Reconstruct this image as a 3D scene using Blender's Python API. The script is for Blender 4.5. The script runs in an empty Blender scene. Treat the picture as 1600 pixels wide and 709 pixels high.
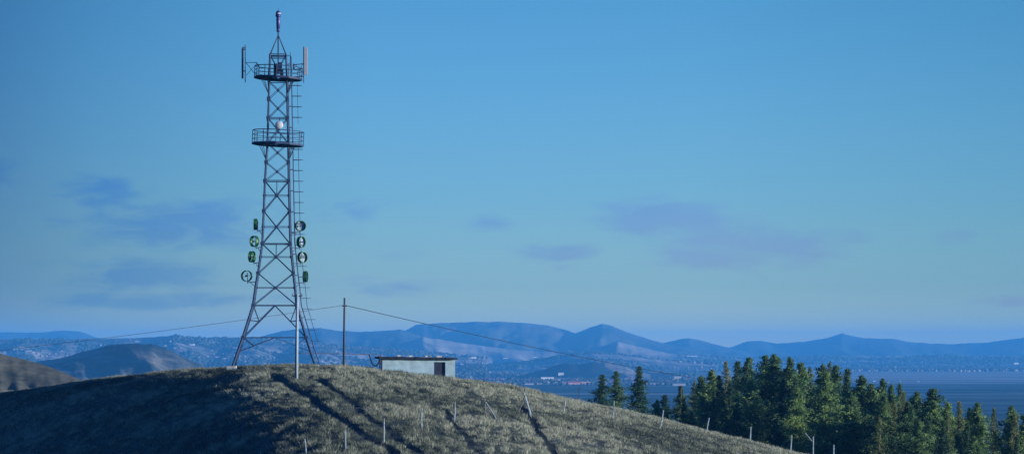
import bpy, math, random
import numpy as np
from mathutils import Vector, Matrix
random.seed(7); rng = np.random.default_rng(7)
F = 4570.0; HZ = 548.0; CZ = 60.0
sc = bpy.context.scene
COL = sc.collection

# ------------------------------------------------------------------ helpers
def P(px, s, D):
    return Vector(((px-800)/F*D, D, CZ-(s-HZ)/F*D))

def _h(i, j, seed):
    v = np.sin(i*127.1 + j*311.7 + seed*74.7)*43758.5453
    return v-np.floor(v)
def vn(x, y, seed=0):
    xi = np.floor(x); yi = np.floor(y); fx = x-xi; fy = y-yi
    fx = fx*fx*(3-2*fx); fy = fy*fy*(3-2*fy)
    a = _h(xi, yi, seed); b = _h(xi+1, yi, seed); c = _h(xi, yi+1, seed); d = _h(xi+1, yi+1, seed)
    return (a*(1-fx)+b*fx)*(1-fy)+(c*(1-fx)+d*fx)*fy
def fbm(x, y, seed=0, oct=4):
    x = np.asarray(x, float); y = np.asarray(y, float)
    t = 0; a = .5; n = 0
    for o in range(oct):
        t = t + a*vn(x, y, seed+o*3.1); n += a; a *= .5; x = x*2.03; y = y*2.03
    return t/n
def sstep(a, b, x):
    t = np.clip((x-a)/(b-a), 0, 1); return t*t*(3-2*t)

def np_mesh(name, V, Fc, mat, parent=None, attr=None, smooth=False):
    V = np.asarray(V, np.float32); Fc = np.asarray(Fc, np.int32); k = Fc.shape[1]
    me = bpy.data.meshes.new(name)
    me.vertices.add(len(V)); me.vertices.foreach_set('co', V.ravel())
    me.loops.add(Fc.size); me.loops.foreach_set('vertex_index', Fc.ravel())
    me.polygons.add(len(Fc)); me.polygons.foreach_set('loop_start', np.arange(0, Fc.size, k, dtype=np.int32))
    me.polygons.foreach_set('loop_total', np.full(len(Fc), k, np.int32))
    if smooth: me.polygons.foreach_set('use_smooth', np.ones(len(Fc), bool))
    me.update(calc_edges=True)
    if attr:
        for an, av in attr.items():
            a = me.attributes.new(an, 'FLOAT', 'POINT'); a.data.foreach_set('value', np.asarray(av, np.float32))
    me.materials.append(mat)
    o = bpy.data.objects.new(name, me); COL.objects.link(o)
    if parent: o.parent = parent
    return o

class MB:
    def __init__(s): s.v = []; s.f = []
    def raw(s, vs, fs):
        n = len(s.v); s.v += [tuple(v) for v in vs]; s.f += [tuple(i+n for i in f) for f in fs]
    def box(s, c, size, M=None):
        hx, hy, hz = size[0]/2, size[1]/2, size[2]/2
        vs = [Vector((x, y, z)) for x in (-hx, hx) for y in (-hy, hy) for z in (-hz, hz)]
        if M is not None: vs = [M @ v for v in vs]
        vs = [v+Vector(c) for v in vs]
        s.raw(vs, [(0,1,3,2),(4,6,7,5),(0,4,5,1),(2,3,7,6),(0,2,6,4),(1,5,7,3)])
    def tube(s, a, b, r, r2=None, n=6, caps=True):
        a = Vector(a); b = Vector(b); r2 = r if r2 is None else r2
        d = (b-a).normalized(); u = d.orthogonal().normalized(); w = d.cross(u)
        vs = []
        for p, rr in ((a, r), (b, r2)):
            for i in range(n):
                t = 2*math.pi*i/n; vs.append(p+u*math.cos(t)*rr+w*math.sin(t)*rr)
        fs = [(i, (i+1) % n, n+(i+1) % n, n+i) for i in range(n)]
        if caps: fs += [tuple(range(n))[::-1], tuple(range(n, 2*n))]
        s.raw(vs, fs)
    def angle(s, a, b, w):          # square bar
        s.tube(a, b, w*.71, n=4)
    def poly(s, pts, r, n=6):
        for p, q in zip(pts[:-1], pts[1:]): s.tube(p, q, r, n=n)
    def lathe(s, c, axis, prof, n=24):    # prof: (dist along axis, radius)
        axis = Vector(axis).normalized(); u = axis.orthogonal().normalized(); w = axis.cross(u); c = Vector(c)
        vs = []
        for h, r in prof:
            for i in range(n):
                t = 2*math.pi*i/n; vs.append(c+axis*h+u*math.cos(t)*r+w*math.sin(t)*r)
        fs = []
        for k in range(len(prof)-1):
            for i in range(n):
                fs.append((k*n+i, k*n+(i+1) % n, (k+1)*n+(i+1) % n, (k+1)*n+i))
        s.raw(vs, fs)
    def build(s, name, mat, parent=None, smooth=False):
        me = bpy.data.meshes.new(name); me.from_pydata([tuple(v) for v in s.v], [], s.f); me.update()
        if smooth:
            for p in me.polygons: p.use_smooth = True
        me.materials.append(mat)
        o = bpy.data.objects.new(name, me); COL.objects.link(o)
        if parent:
            o.parent = parent; off = Vector((0,0,0)); p = parent
            while p: off += Vector(p.location); p = p.parent
            me.transform(Matrix.Translation(-off))
        return o

def empty(name, loc, label, cat, group=None):
    o = bpy.data.objects.new(name, None); COL.objects.link(o); o.location = loc
    o['label'] = label; o['category'] = cat
    if group: o['group'] = group
    return o
def tag(o, label, cat, group=None):
    o['label'] = label; o['category'] = cat
    if group: o['group'] = group
    return o

# ------------------------------------------------------------------ materials
def new_mat(name):
    m = bpy.data.materials.new(name); m.use_nodes = True
    nt = m.node_tree; b = nt.nodes['Principled BSDF']; b.inputs['Specular IOR Level'].default_value = .2
    return m, nt, b
def pmat(name, col, rough=.7, metal=0., var=.25, scale=4., bump=0., spec=.3):
    m, nt, b = new_mat(name)
    tc = nt.nodes.new('ShaderNodeTexCoord'); n = nt.nodes.new('ShaderNodeTexNoise')
    n.inputs['Scale'].default_value = scale; n.inputs['Detail'].default_value = 6
    nt.links.new(tc.outputs['Object'], n.inputs['Vector'])
    r = nt.nodes.new('ShaderNodeValToRGB')
    r.color_ramp.elements[0].position = .3; r.color_ramp.elements[1].position = .7
    r.color_ramp.elements[0].color = [c*(1-var) for c in col]+[1]
    r.color_ramp.elements[1].color = [min(1, c*(1+var)) for c in col]+[1]
    nt.links.new(n.outputs['Fac'], r.inputs['Fac']); nt.links.new(r.outputs['Color'], b.inputs['Base Color'])
    b.inputs['Roughness'].default_value = rough; b.inputs['Metallic'].default_value = metal
    b.inputs['Specular IOR Level'].default_value = spec
    if bump:
        bp = nt.nodes.new('ShaderNodeBump'); bp.inputs['Strength'].default_value = bump
        nt.links.new(n.outputs['Fac'], bp.inputs['Height']); nt.links.new(bp.outputs['Normal'], b.inputs['Normal'])
    return m
def nnoise(nt, vec, scale, detail=5, rough=.55, dist=0.):
    n = nt.nodes.new('ShaderNodeTexNoise'); n.inputs['Scale'].default_value = scale
    n.inputs['Detail'].default_value = detail; n.inputs['Roughness'].default_value = rough
    n.inputs['Distortion'].default_value = dist
    nt.links.new(vec, n.inputs['Vector']); return n.outputs['Fac']
def nramp(nt, fac, stops, interp='LINEAR'):
    r = nt.nodes.new('ShaderNodeValToRGB'); r.color_ramp.interpolation = interp
    e = r.color_ramp.elements
    while len(e) < len(stops): e.new(.5)
    for k, (p, c) in enumerate(stops):
        e[k].position = p; e[k].color = (tuple(c)+(1,)) if len(c) == 3 else c
    nt.links.new(fac, r.inputs['Fac']); return r.outputs['Color']
def nmix(nt, fac, a, b, mode='MIX'):
    m = nt.nodes.new('ShaderNodeMix'); m.data_type = 'RGBA'; m.blend_type = mode
    for sock, v in ((m.inputs[0], fac), (m.inputs[6], a), (m.inputs[7], b)):
        if isinstance(v, (int, float)): sock.default_value = v
        elif isinstance(v, (tuple, list)): sock.default_value = tuple(v)+(1,) if len(v) == 3 else v
        else: nt.links.new(v, sock)
    return m.outputs[2]
def nmap(nt, vec, scale):
    m = nt.nodes.new('ShaderNodeMapping'); m.inputs['Scale'].default_value = scale
    nt.links.new(vec, m.inputs['Vector']); return m.outputs['Vector']
def nmath(nt, op, a, b=None, clamp=False):
    m = nt.nodes.new('ShaderNodeMath'); m.operation = op; m.use_clamp = clamp
    for k, v in enumerate((a, b)):
        if v is None: continue
        if isinstance(v, (int, float)): m.inputs[k].default_value = v
        else: nt.links.new(v, m.inputs[k])
    return m.outputs[0]
BW = lambda v: (v, v, v)

def terrain_mat(name, dark, light, lo, hi, scale, aniso=(1, 1, 1), d2=None, fine=6.0, bump=0, cap=None):
    """dark vegetation / light dry grass patches."""
    m, nt, b = new_mat(name); b.inputs['Roughness'].default_value = .95; b.inputs['Specular IOR Level'].default_value = .05
    tc = nt.nodes.new('ShaderNodeTexCoord'); v = nmap(nt, tc.outputs['Object'], aniso)
    big = nnoise(nt, v, scale, 5, .6); sm = nnoise(nt, v, scale*fine, 5, .65)
    f = nmath(nt, 'ADD', nmath(nt, 'MULTIPLY', big, .65), nmath(nt, 'MULTIPLY', sm, .35))
    st = [(lo, dark), (hi, light)]
    if d2: st = [(lo, dark), ((lo+hi)/2, d2), (hi, light)]
    c = nramp(nt, f, st)
    if cap:      # heath growing on the top of the hill
        sx = nt.nodes.new('ShaderNodeSeparateXYZ'); nt.links.new(tc.outputs['Object'], sx.inputs[0])
        zz = nmath(nt, 'ADD', sx.outputs[2], nmath(nt, 'MULTIPLY', nmath(nt, 'SUBTRACT', big, .5), cap[2]))
        mr = nt.nodes.new('ShaderNodeMapRange'); mr.inputs[1].default_value = cap[0]; mr.inputs[2].default_value = cap[1]; nt.links.new(zz, mr.inputs[0])
        c = nmix(nt, mr.outputs[0], c, cap[3])
    nt.links.new(c, b.inputs['Base Color'])
    return m

# ------------------------------------------------------------------ terrain height functions
CP = [(-1500,800),(-800,705),(-300,648),(-100,626),(0,615),(100,600),(200,587),(300,578),(400,574),(460,573),(540,576),(600,581),
      (680,590),(750,598),(800,606),(850,617),(900,628),(950,638),(1000,649),(1050,661),(1100,673),(1150,685),(1200,698),(1250,711),(1400,748),(1600,790),(2000,850),(3000,1000)]
YC = [(-1500,420),(-300,360),(0,330),(200,312),(460,290),(700,300),(900,292),(1100,282),(1250,272),(1600,255),(3000,230)]
AF = [(-800,.16),(-100,.14),(200,.125),(450,.085),(700,.075),(1000,.07),(3000,.06)]
def itp(T, x):
    return np.interp(x, [t[0] for t in T], [t[1] for t in T])
_gx = np.arange(-1500, 3001, 10.)
def _sm(T, w=60):
    y = itp(T, _gx); k = int(w/10)*2+1; ker = np.hanning(k+2)[1:-1]; ker /= ker.sum()
    return np.convolve(np.pad(y, k//2, mode='edge'), ker, 'valid')
_cp = _sm(CP, 40); _yc = _sm(YC, 160); _af = _sm(AF, 200)
def hill_z(X, Y, detail=True):
    X = np.asarray(X, float); Y = np.asarray(Y, float)
    Ye = np.maximum(Y, 100.)
    px = np.clip(800+F*X/Ye, -1500, 3000)
    sc_ = np.interp(px, _gx, _cp); yc = np.interp(px, _gx, _yc); a = np.interp(px, _gx, _af)
    d = yc-Ye
    front = a*np.maximum(d, 0)**2/(np.maximum(d, 0)+60)
    db = np.maximum(-d, 0); back = .05*db**2/(db+60)
    z = CZ-(sc_-HZ)/F*Ye-front-back
    w = 1-sstep(20, 110, Y)
    zk = CZ-1.75-.02*np.abs(Y)*(Y > 0)-.0006*X*X/(1+np.abs(X)/60)-.12*np.maximum(-Y-8, 0)
    z = z*(1-w)+zk*w
    z = z-30*sstep(250, 900, np.abs(X)*300/np.maximum(Ye, 300))*(Y < 700)
    # soft clamp on the plain
    k = 6.0
    z = k*np.logaddexp(0, z/k)
    if detail:
        near = sstep(1500, 400, Y)
        z = z + near*((fbm(X/11, Y/14, 3, 3)-.5)*.3+(fbm(X/1.6, Y/3.0, 9, 3)-.5)*.26)
    far = sstep(1200, 3000, Y)
    z = z+far*(fbm(X/600, Y/900, 5, 3)-.5)*2
    return z
def solve_Y(px, s):
    sc_ = float(np.interp(px, _gx, _cp)); yc = float(np.interp(px, _gx, _yc))
    lo, hi = 115., yc
    for _ in range(40):
        m = (lo+hi)/2; X = (px-800)/F*m
        sg = HZ+(CZ-float(hill_z(X, m, False)))/m*F
        if sg > s: lo = m
        else: hi = m
    return (lo+hi)/2

RUTS = [[(428,588),(470,612),(520,645),(570,677),(622,712)],
        [(500,592),(535,618),(580,652),(620,682),(660,712)],
        [(815,632),(828,655),(846,678),(864,700),(876,716)],
        [(690,640),(712,662),(735,690),(748,712)]]
RW = [.5, .45, .42, .3]; RD = [.24, .2, .24, .05]
rut_xy = []
for r in RUTS:
    pts = []
    for (px, s) in r:
        Y = solve_Y(px, s); pts.append(((px-800)/F*Y, Y))
    rut_xy.append(pts)
def rut_field(X, Y):
    f = np.zeros_like(X); dp = np.zeros_like(X)
    for pts, w, dd in zip(rut_xy, RW, RD):
        best = np.full_like(X, 1e9)
        wob = (fbm(X*0+3, Y/5, 21, 2)-.5)*.5
        for (x0, y0), (x1, y1) in zip(pts[:-1], pts[1:]):
            dx, dy = x1-x0, y1-y0; L = dx*dx+dy*dy
            t = np.clip(((X-x0)*dx+(Y-y0)*dy)/L, 0, 1)
            best = np.minimum(best, np.hypot(X+wob-x0-t*dx, Y-y0-t*dy))
        g = np.exp(-(best/w)**2); f = np.maximum(f, g); dp = np.maximum(dp, g*dd)
    br_ = sstep(.3, .55, fbm(X/1.3, Y/4.0, 77, 3)); f = f*(.7+.3*br_)
    return f, dp*(.8+.2*br_)

# ridges: profile in terms of bearing and skyline height, at a real distance
RIDGES = {}
def ridge_fn(prof, D, wf, wb, base, seed, gully=.35, wob=0):
    px_s = [p[0] for p in prof]; ss = [p[1] for p in prof]
    def fn(X, Y):
        X = np.asarray(X, float); Y = np.asarray(Y, float)
        px = 800+F*X/Y
        s = np.interp(px, px_s, ss)
        rough = (fbm(px/14, px*0+1, seed+2, 3)-.5)*2.2
        Dl = D*(1+wob*(fbm(px/120, px*0, seed+5, 2)-.5))
        zt = CZ-(s+rough-HZ)/F*Dl
        spur = fbm(px/60+(Y-D)/wf*1.3*(1 if seed % 2 else -1), px/200+Y/(wf*.8), seed, 4)
        t = (Y-Dl)
        tf = np.clip(-t/(wf*(.65+1.0*spur*gully*2)), 0, 1); tb = np.clip(t/wb, 0, 1)
        sh = np.where(t < 0, (1-sstep(0, 1, tf**.85)), 1-sstep(0, 1, tb))
        det = (fbm(X/(D*.012), Y/(D*.02), seed+9, 4)-.5)*.22*np.sin(math.pi*np.clip(tf, 0, 1))*(t < 0)
        z = base+(zt-base)*np.clip(sh+det, 0, 1.05)
        return z
    return fn
def ridge(name, prof, D, wf, wb, mat, base=-2.5, seed=1, gully=.35, wob=0., nx=3.0, ny=46):
    fn = ridge_fn(prof, D, wf, wb, base, seed, gully, wob)
    lo, hi = prof[0][0], prof[-1][0]
    pxs = np.arange(lo, hi+nx, nx)
    f = 1.35; m = wob*D*.5
    ys = np.concatenate([np.linspace(D-m-wf*f, D+m, ny), np.linspace(D+m, D+m+wb, 14)[1:]])
    PX, YY = np.meshgrid(pxs, ys); XX = (PX-800)/F*YY
    Z = fn(XX, YY)
    V = np.stack([XX, YY, Z], -1).reshape(-1, 3)
    R, C = PX.shape; i = np.arange(R-1)[:, None]*C+np.arange(C-1)[None]
    Fc = np.stack([i, i+1, i+C+1, i+C], -1).reshape(-1, 4)
    o = np_mesh(name, V, Fc, mat, smooth=True); o['kind'] = 'structure'
    RIDGES[name+str(seed)] = (fn, D-m-wf*f, D+m+wb, lo, hi)
    return o
def terr(X, Y):
    X = float(X); Y = float(Y); z = float(hill_z(X, Y, True)); px = 800+F*X/Y
    for fn, y0, y1, lo, hi in RIDGES.values():
        if y0 < Y < y1 and lo < px < hi: z = max(z, float(fn(X, Y)))
    return z
def terr_v(X, Y):
    z = hill_z(X, Y, True); px = 800+F*X/Y
    for fn, y0, y1, lo, hi in RIDGES.values():
        k = (Y > y0) & (Y < y1) & (px > lo) & (px < hi)
        z = np.where(k, np.maximum(z, fn(X, Y)), z)
    return z

# ------------------------------------------------------------------ ground sheet
def ground_material():
    m, nt, b = new_mat('dry_grass_ground'); b.inputs['Roughness'].default_value = .95; b.inputs['Specular IOR Level'].default_value = .05
    tc = nt.nodes.new('ShaderNodeTexCoord'); v = tc.outputs['Object']
    n1 = nnoise(nt, v, .12, 5, .6); n2 = nnoise(nt, v, 1.6, 6, .7)
    f = nmath(nt, 'ADD', nmath(nt, 'MULTIPLY', n1, .5), nmath(nt, 'MULTIPLY', n2, .5))
    near = nramp(nt, f, [(.36, (.03,.04,.035)), (.5, (.075,.088,.07)), (.62, (.15,.165,.13))])
    at = nt.nodes.new('ShaderNodeAttribute'); at.attribute_name = 'rut'
    near = nmix(nt, nmath(nt, 'MULTIPLY', at.outputs['Fac'], .85, True), near, (.02,.022,.022))
    # plain: streaky fields
    vs = nmap(nt, v, (.0008, .006, 1)); p1 = nnoise(nt, vs, 1.0, 6, .62, .4)
    vs2 = nmap(nt, v, (.0035, .028, 1)); p2 = nnoise(nt, vs2, 1.0, 5, .7)
    pf = nmath(nt, 'ADD', nmath(nt, 'MULTIPLY', p1, .62), nmath(nt, 'MULTIPLY', p2, .38))
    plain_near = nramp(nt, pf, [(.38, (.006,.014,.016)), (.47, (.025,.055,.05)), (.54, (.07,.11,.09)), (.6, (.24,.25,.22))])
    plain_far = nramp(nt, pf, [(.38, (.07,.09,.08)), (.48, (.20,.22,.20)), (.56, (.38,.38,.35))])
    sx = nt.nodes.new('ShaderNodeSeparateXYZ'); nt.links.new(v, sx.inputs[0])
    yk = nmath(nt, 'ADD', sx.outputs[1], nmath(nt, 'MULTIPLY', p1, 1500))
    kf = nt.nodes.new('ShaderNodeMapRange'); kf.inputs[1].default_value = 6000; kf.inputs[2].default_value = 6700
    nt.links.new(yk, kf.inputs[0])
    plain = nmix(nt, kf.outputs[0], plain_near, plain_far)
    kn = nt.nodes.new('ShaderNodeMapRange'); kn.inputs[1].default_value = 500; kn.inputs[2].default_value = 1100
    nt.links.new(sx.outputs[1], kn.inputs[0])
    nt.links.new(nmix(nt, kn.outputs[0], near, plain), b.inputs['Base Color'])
    bp = nt.nodes.new('ShaderNodeBump'); bp.inputs['Strength'].default_value = .5; bp.inputs['Distance'].default_value = .2
    nt.links.new(n2, bp.inputs['Height']); nt.links.new(bp.outputs['Normal'], b.inputs['Normal'])
    return m
def grow(a, b, step, g):
    out = [a]; s = step
    while out[-1] < b: s *= g; out.append(out[-1]+s)
    out[-1] = b; return out
xs = np.arange(-75, 85, .55)
xl = [-v for v in grow(75, 5400, .8, 1.09)][::-1]; xr = grow(84.5, 5400, .8, 1.09)
xs = np.array(xl[:-1]+list(xs)+xr[1:])
ys1 = [-v for v in grow(0, 380, 8, 1.15)][::-1]
ysA = list(np.arange(4, 150, 4)); ysB = list(np.arange(150, 345, .6)); ysC = grow(345, 17200, 1.0, 1.045)
ys = np.array(ys1+ysA+ysB+ysC)
XX, YY = np.meshgrid(xs, ys)
ZZ = hill_z(XX, YY)
RFv, RDv = rut_field(XX, YY)
ZZ = ZZ-RDv
R, C = XX.shape; i = np.arange(R-1)[:, None]*C+np.arange(C-1)[None]
ground = np_mesh('ground', np.stack([XX, YY, ZZ], -1).reshape(-1, 3), np.stack([i, i+1, i+C+1, i+C], -1).reshape(-1, 4),
                 ground_material(), attr={'rut': RFv.ravel()}, smooth=True)
ground['kind'] = 'structure'
def gz(x, y):
    x = np.atleast_1d(np.asarray(x, float)); y = np.atleast_1d(np.asarray(y, float))
    return hill_z(x, y)-rut_field(x, y)[1]

# ------------------------------------------------------------------ mountains and hills
M_for = terrain_mat('forested_mountain', (.035,.05,.045), (.14,.13,.10), .42, .66, .0016, (1, .5, 2))
M_far = terrain_mat('far_mountain', (.04,.055,.05), (.10,.10,.085), .45, .7, .0012, (1, .5, 2))
M_dry = terrain_mat('dry_slope', (.08,.085,.075), (.38,.35,.29), .38, .6, .0022, (1, .45, 2))
M_vil = terrain_mat('rolling_farmland', (.028,.04,.038), (.32,.30,.27), .42, .6, .004, (.5, 1, 2), fine=5)
M_mid = terrain_mat('heath_hill', (.03,.04,.035), (.22,.20,.16), .42, .60, .006, (.5, .8, 3), fine=7, cap=(60, 63, 14, (.02,.03,.028)))
M_dark = terrain_mat('dark_wooded_hill', (.010,.018,.018), (.035,.038,.034), .45, .68, .006, (1, .6, 2))
M_litslope = terrain_mat('sunlit_flank', (.05,.055,.05), (.26,.24,.20), .40, .62, .012, (1, .5, 3), fine=6)  # pale colour stands in for sunlight on the dark hill's right slope
M_brown = terrain_mat('brown_grass_hill', (.022,.03,.026), (.12,.115,.085), .40, .62, .035, (1, .35, 4), fine=9)

ridge('mountains', [(-500,530),(-300,524),(0,519),(60,519),(100,516),(125,518),(150,526),(200,534),(400,540),(1000,545),(1120,545),(1140,542),(1168,533),(1190,532),(1215,537),(1260,533),(1290,528),
      (1315,521),(1350,528),(1395,528),(1430,535),(1480,537),(1540,535),(1580,530),(1600,527),(1700,520),(1900,528),(2100,540)], 14500, 2600, 1800, M_far, seed=1)
ridge('mountains', [(560,550),(600,535),(632,517),(650,507),(700,504),(760,502),(800,503),(840,506),(870,511),(898,520),(915,514),(940,505.5),(957,509),(980,519),
      (1010,529),(1040,537),(1080,545),(1150,551)], 12600, 2300, 1500, M_for, seed=2, gully=.45)
ridge('hills', [(990,552),(1030,538),(1050,532),(1077,528),(1105,534),(1140,544),(1180,552)], 13400, 1300, 900, M_for, seed=3)
ridge('hills', [(360,546),(400,527),(440,517),(470,513),(500,511.5),(520,515),(560,519),(600,516),(625,514),(640,519),(680,532),(740,545),(800,552)], 11300, 1700, 1200, M_for, seed=4)
ridge('hills', [(590,552),(620,538),(660,526),(700,532),(760,541),(820,547),(900,552)], 10300, 1500, 800, M_dry, seed=5)
ridge('hills', [(830,556),(900,550),(935,542),(965,533),(1000,542),(1040,551),(1090,557),(1160,561)], 10600, 1700, 900, M_dry, seed=6)
ridge('hills', [(760,572),(820,566),(880,556),(930,551),(980,555),(1040,563),(1120,570)], 8800, 900, 700, M_vil, seed=7)
ridge('hills', [(-500,532),(-100,530),(0,529),(80,530),(160,528),(220,527),(262,525),(275,522),(290,526),(340,527),(400,526),(440,530),(520,538),(600,546),(700,554),(760,560)], 8600, 2100, 1100, M_vil, seed=8, gully=.5)
ridge('hills', [(1060,566),(1150,560),(1250,556),(1400,555),(1500,556),(1600,555),(1800,556),(2100,560)], 11000, 1500, 900, M_vil, seed=9)
ridge('hills', [(-200,590),(-60,578),(40,568),(100,558),(130,549),(175,538),(200,536),(238,537),(258,543),(280,554),(305,566),(340,580),(380,592)], 3900, 700, 600, M_mid, seed=11, nx=2)
ridge('hills', [(755,597),(790,592),(820,584),(850,576),(872,569),(890,566.5),(905,569),(925,565),(938,567),(960,575),(985,583),(1015,593),(1040,597)], 6700, 420, 350, M_dark, seed=12, nx=2)
ridge('hills', [(880,600),(925,580),(936,567.5),(945,566),(975,573),(1010,583),(1050,592),(1090,600)], 6760, 330, 300, M_litslope, seed=14, nx=2, gully=.7)  # added ridge: the dark hill's right slope, coloured as sunlit
ridge('hills', [(-500,520),(-250,532),(-80,543),(0,552),(40,561),(80,574),(110,586),(140,598),(200,622),(260,650),(320,680)], 900, 230, 200, M_brown, base=0, seed=13, nx=3)

# ------------------------------------------------------------------ grass tufts
def grass_mat():
    m, nt, b = new_mat('dry_grass_blades'); b.inputs['Roughness'].default_value = .9; b.inputs['Specular IOR Level'].default_value = .1
    at = nt.nodes.new('ShaderNodeAttribute'); at.attribute_name = 'tone'
    c = nramp(nt, at.outputs['Fac'], [(0, (.028,.04,.034)), (.35, (.075,.092,.07)), (.7, (.165,.182,.135)), (1, (.31,.325,.24))])
    nt.links.new(c, b.inputs['Base Color'])
    return m
NG = 300000
pxg = rng.uniform(-80, 1420, NG*3)
ycg = np.interp(pxg, _gx, _yc)
u = rng.random(NG*3)
Yg = 165+(ycg+6-165)*u**.8
Xg = (pxg-800)/F*Yg
patch = .65*fbm(Xg/.5, Yg/2.2, 31, 3)+.35*fbm(Xg/3.0, Yg/7, 33, 2); big = fbm(Xg/14, Yg/20, 37, 3)
rf, _ = rut_field(Xg, Yg)
keep = (rng.random(NG*3) < np.clip((patch-.34)*5, .40, 1)) & (rf < .12+.35*rng.random(NG*3)**2)
# nothing grows inside the hut
keep &= ~((Xg > -14.3) & (Xg < -5.0) & (Yg > 296.5) & (Yg < 304.5))
Xg, Yg, patch, big, pxk = Xg[keep][:NG], Yg[keep][:NG], patch[keep][:NG], big[keep][:NG], pxg[keep][:NG]
n = len(Xg); NBL = 5
Zg = gz(Xg, Yg)
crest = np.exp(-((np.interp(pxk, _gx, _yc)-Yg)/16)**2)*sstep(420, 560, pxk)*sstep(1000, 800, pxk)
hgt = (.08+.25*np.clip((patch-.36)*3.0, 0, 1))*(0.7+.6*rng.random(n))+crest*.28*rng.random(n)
tone = np.clip(.46+(big-.5)*1.3+(patch-.5)*2.5+rng.normal(0, .20, n)-.10+.24*sstep(560, 980, pxk), 0, 1)  # last term darkens the left, standing in for weaker grazing sunlight
B = np.repeat(np.stack([Xg, Yg, Zg-.03], -1), NBL, 0)
Hh = np.repeat(hgt, NBL)*rng.uniform(.6, 1.2, n*NBL)
ang = rng.uniform(0, 2*math.pi, n*NBL); ra = rng.random(n*NBL)*.22
B[:, 0] += np.cos(ang)*ra; B[:, 1] += np.sin(ang)*ra
a2 = rng.uniform(0, 2*math.pi, n*NBL); wd = rng.uniform(.011, .026, n*NBL)
side = np.stack([np.cos(a2)*wd, np.sin(a2)*wd, a2*0], -1)
lean = np.stack([np.cos(ang)*Hh*.45-Hh*.12, np.sin(ang)*Hh*.45, Hh], -1)
V = np.stack([B-side, B+side, B+lean], 1).reshape(-1, 3)
tn = np.repeat(np.clip(np.repeat(tone, NBL)+rng.normal(0, .08, n*NBL), 0, 1), 3)
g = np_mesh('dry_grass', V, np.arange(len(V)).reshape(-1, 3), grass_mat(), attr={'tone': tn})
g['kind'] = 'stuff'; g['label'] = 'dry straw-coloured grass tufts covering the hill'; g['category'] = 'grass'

# ------------------------------------------------------------------ tower
M_steel = pmat('blue_grey_steel_paint', (.022,.048,.105), .75, .0, .3, 3)
M_steel_d = pmat('dark_blue_steel', (.016,.028,.07), .65, .1, .3, 3)
M_conc = pmat('weathered_concrete', (.36,.38,.36), .9, 0, .25, 5, .3)
M_white = pmat('white_antenna_plastic', (.36,.38,.42), .5, 0, .06, 4)
M_green = pmat('green_antenna_shroud', (.022,.115,.035), .5, 0, .3, 6)
M_greendk = pmat('green_dish_rim', (.02,.08,.035), .5, 0, .3, 6)
M_refl = pmat('pale_blue_grey_reflector', (.16,.25,.32), .6, 0, .08, 5)
M_beacon = pmat('violet_blue_beacon', (.03,.035,.15), .35, 0, .2, 5)
TD = 290.0; K = TD/F
LEGS = [(86,422,447),(130,420.7,448.3),(185,419.2,449.3),(224,418,450.2),(283,414.2,451),(330,412.3,452.2),(381,410,453.3),(427,403.5,458),(450,399.8,461),(477,396,463.3),(527,380.5,478),(549,373,485),(571,365.5,492.5)]
TCX = (434.5-800)*K
def lw(s):
    l = np.interp(s, [q[0] for q in LEGS], [q[1] for q in LEGS]); r = np.interp(s, [q[0] for q in LEGS], [q[2] for q in LEGS])
    return (l+r)/2, (r-l)/2
ROT = math.radians(4)
TBASE = Vector(((429-800)*K, TD, 0)); TBASE.z = P(0, 571, TD).z
def legpt(s, ix, iy):        # ix,iy = +-1 ; iy=-1 is the face towards the camera
    c, h = lw(s); z = CZ-(s-HZ)*K
    h = h*K; q = Vector((ix*h, iy*h, 0)); q.rotate(Matrix.Rotation(ROT, 3, 'Z'))
    return Vector(((c-800)*K, TD, z))+q
def lerp(a, b, t): return a+(b-a)*t
tower = empty('lattice_tower', TBASE, 'tall blue-grey steel lattice telecom tower with two round platforms on the hilltop', 'tower')
FACES = [((-1,-1),(1,-1)), ((1,-1),(1,1)), ((1,1),(-1,1)), ((-1,1),(-1,-1))]
for ix in (-1, 1):
    for iy in (-1, 1):
        m = MB(); pts = [legpt(q[0], ix, iy) for q in LEGS]
        for a, b in zip(pts[:-1], pts[1:]):
            r = .095 if a.z > CZ+10 else .12
            m.tube(a, b, r, n=8)
        for s in (155, 185, 254, 283, 330, 381, 427, 477, 527):   # gusset plates
            p = legpt(s, ix, iy); m.box(p, (.34, .34, .3))
        foot = pts[-1]; zg = float(gz(foot.x, foot.y)[0])
        if foot.z > zg: m.tube(foot, (foot.x, foot.y, zg+.15), .13, n=8)
        m.build('leg', M_steel, tower)
        m = MB(); t = foot.z if (ix, iy) == (-1,-1) else max(zg+.22, foot.z-.2)
        m.box((foot.x-.1, foot.y, (t+zg-.8)/2), (.9, .9, t-(zg-.8))); m.build('footing', M_conc, tower)
XP = [(86,128),(128,155),(155,185),(185,224),(224,254),(254,283),(283,330),(330,381),(381,427),(427,477)]
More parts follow.
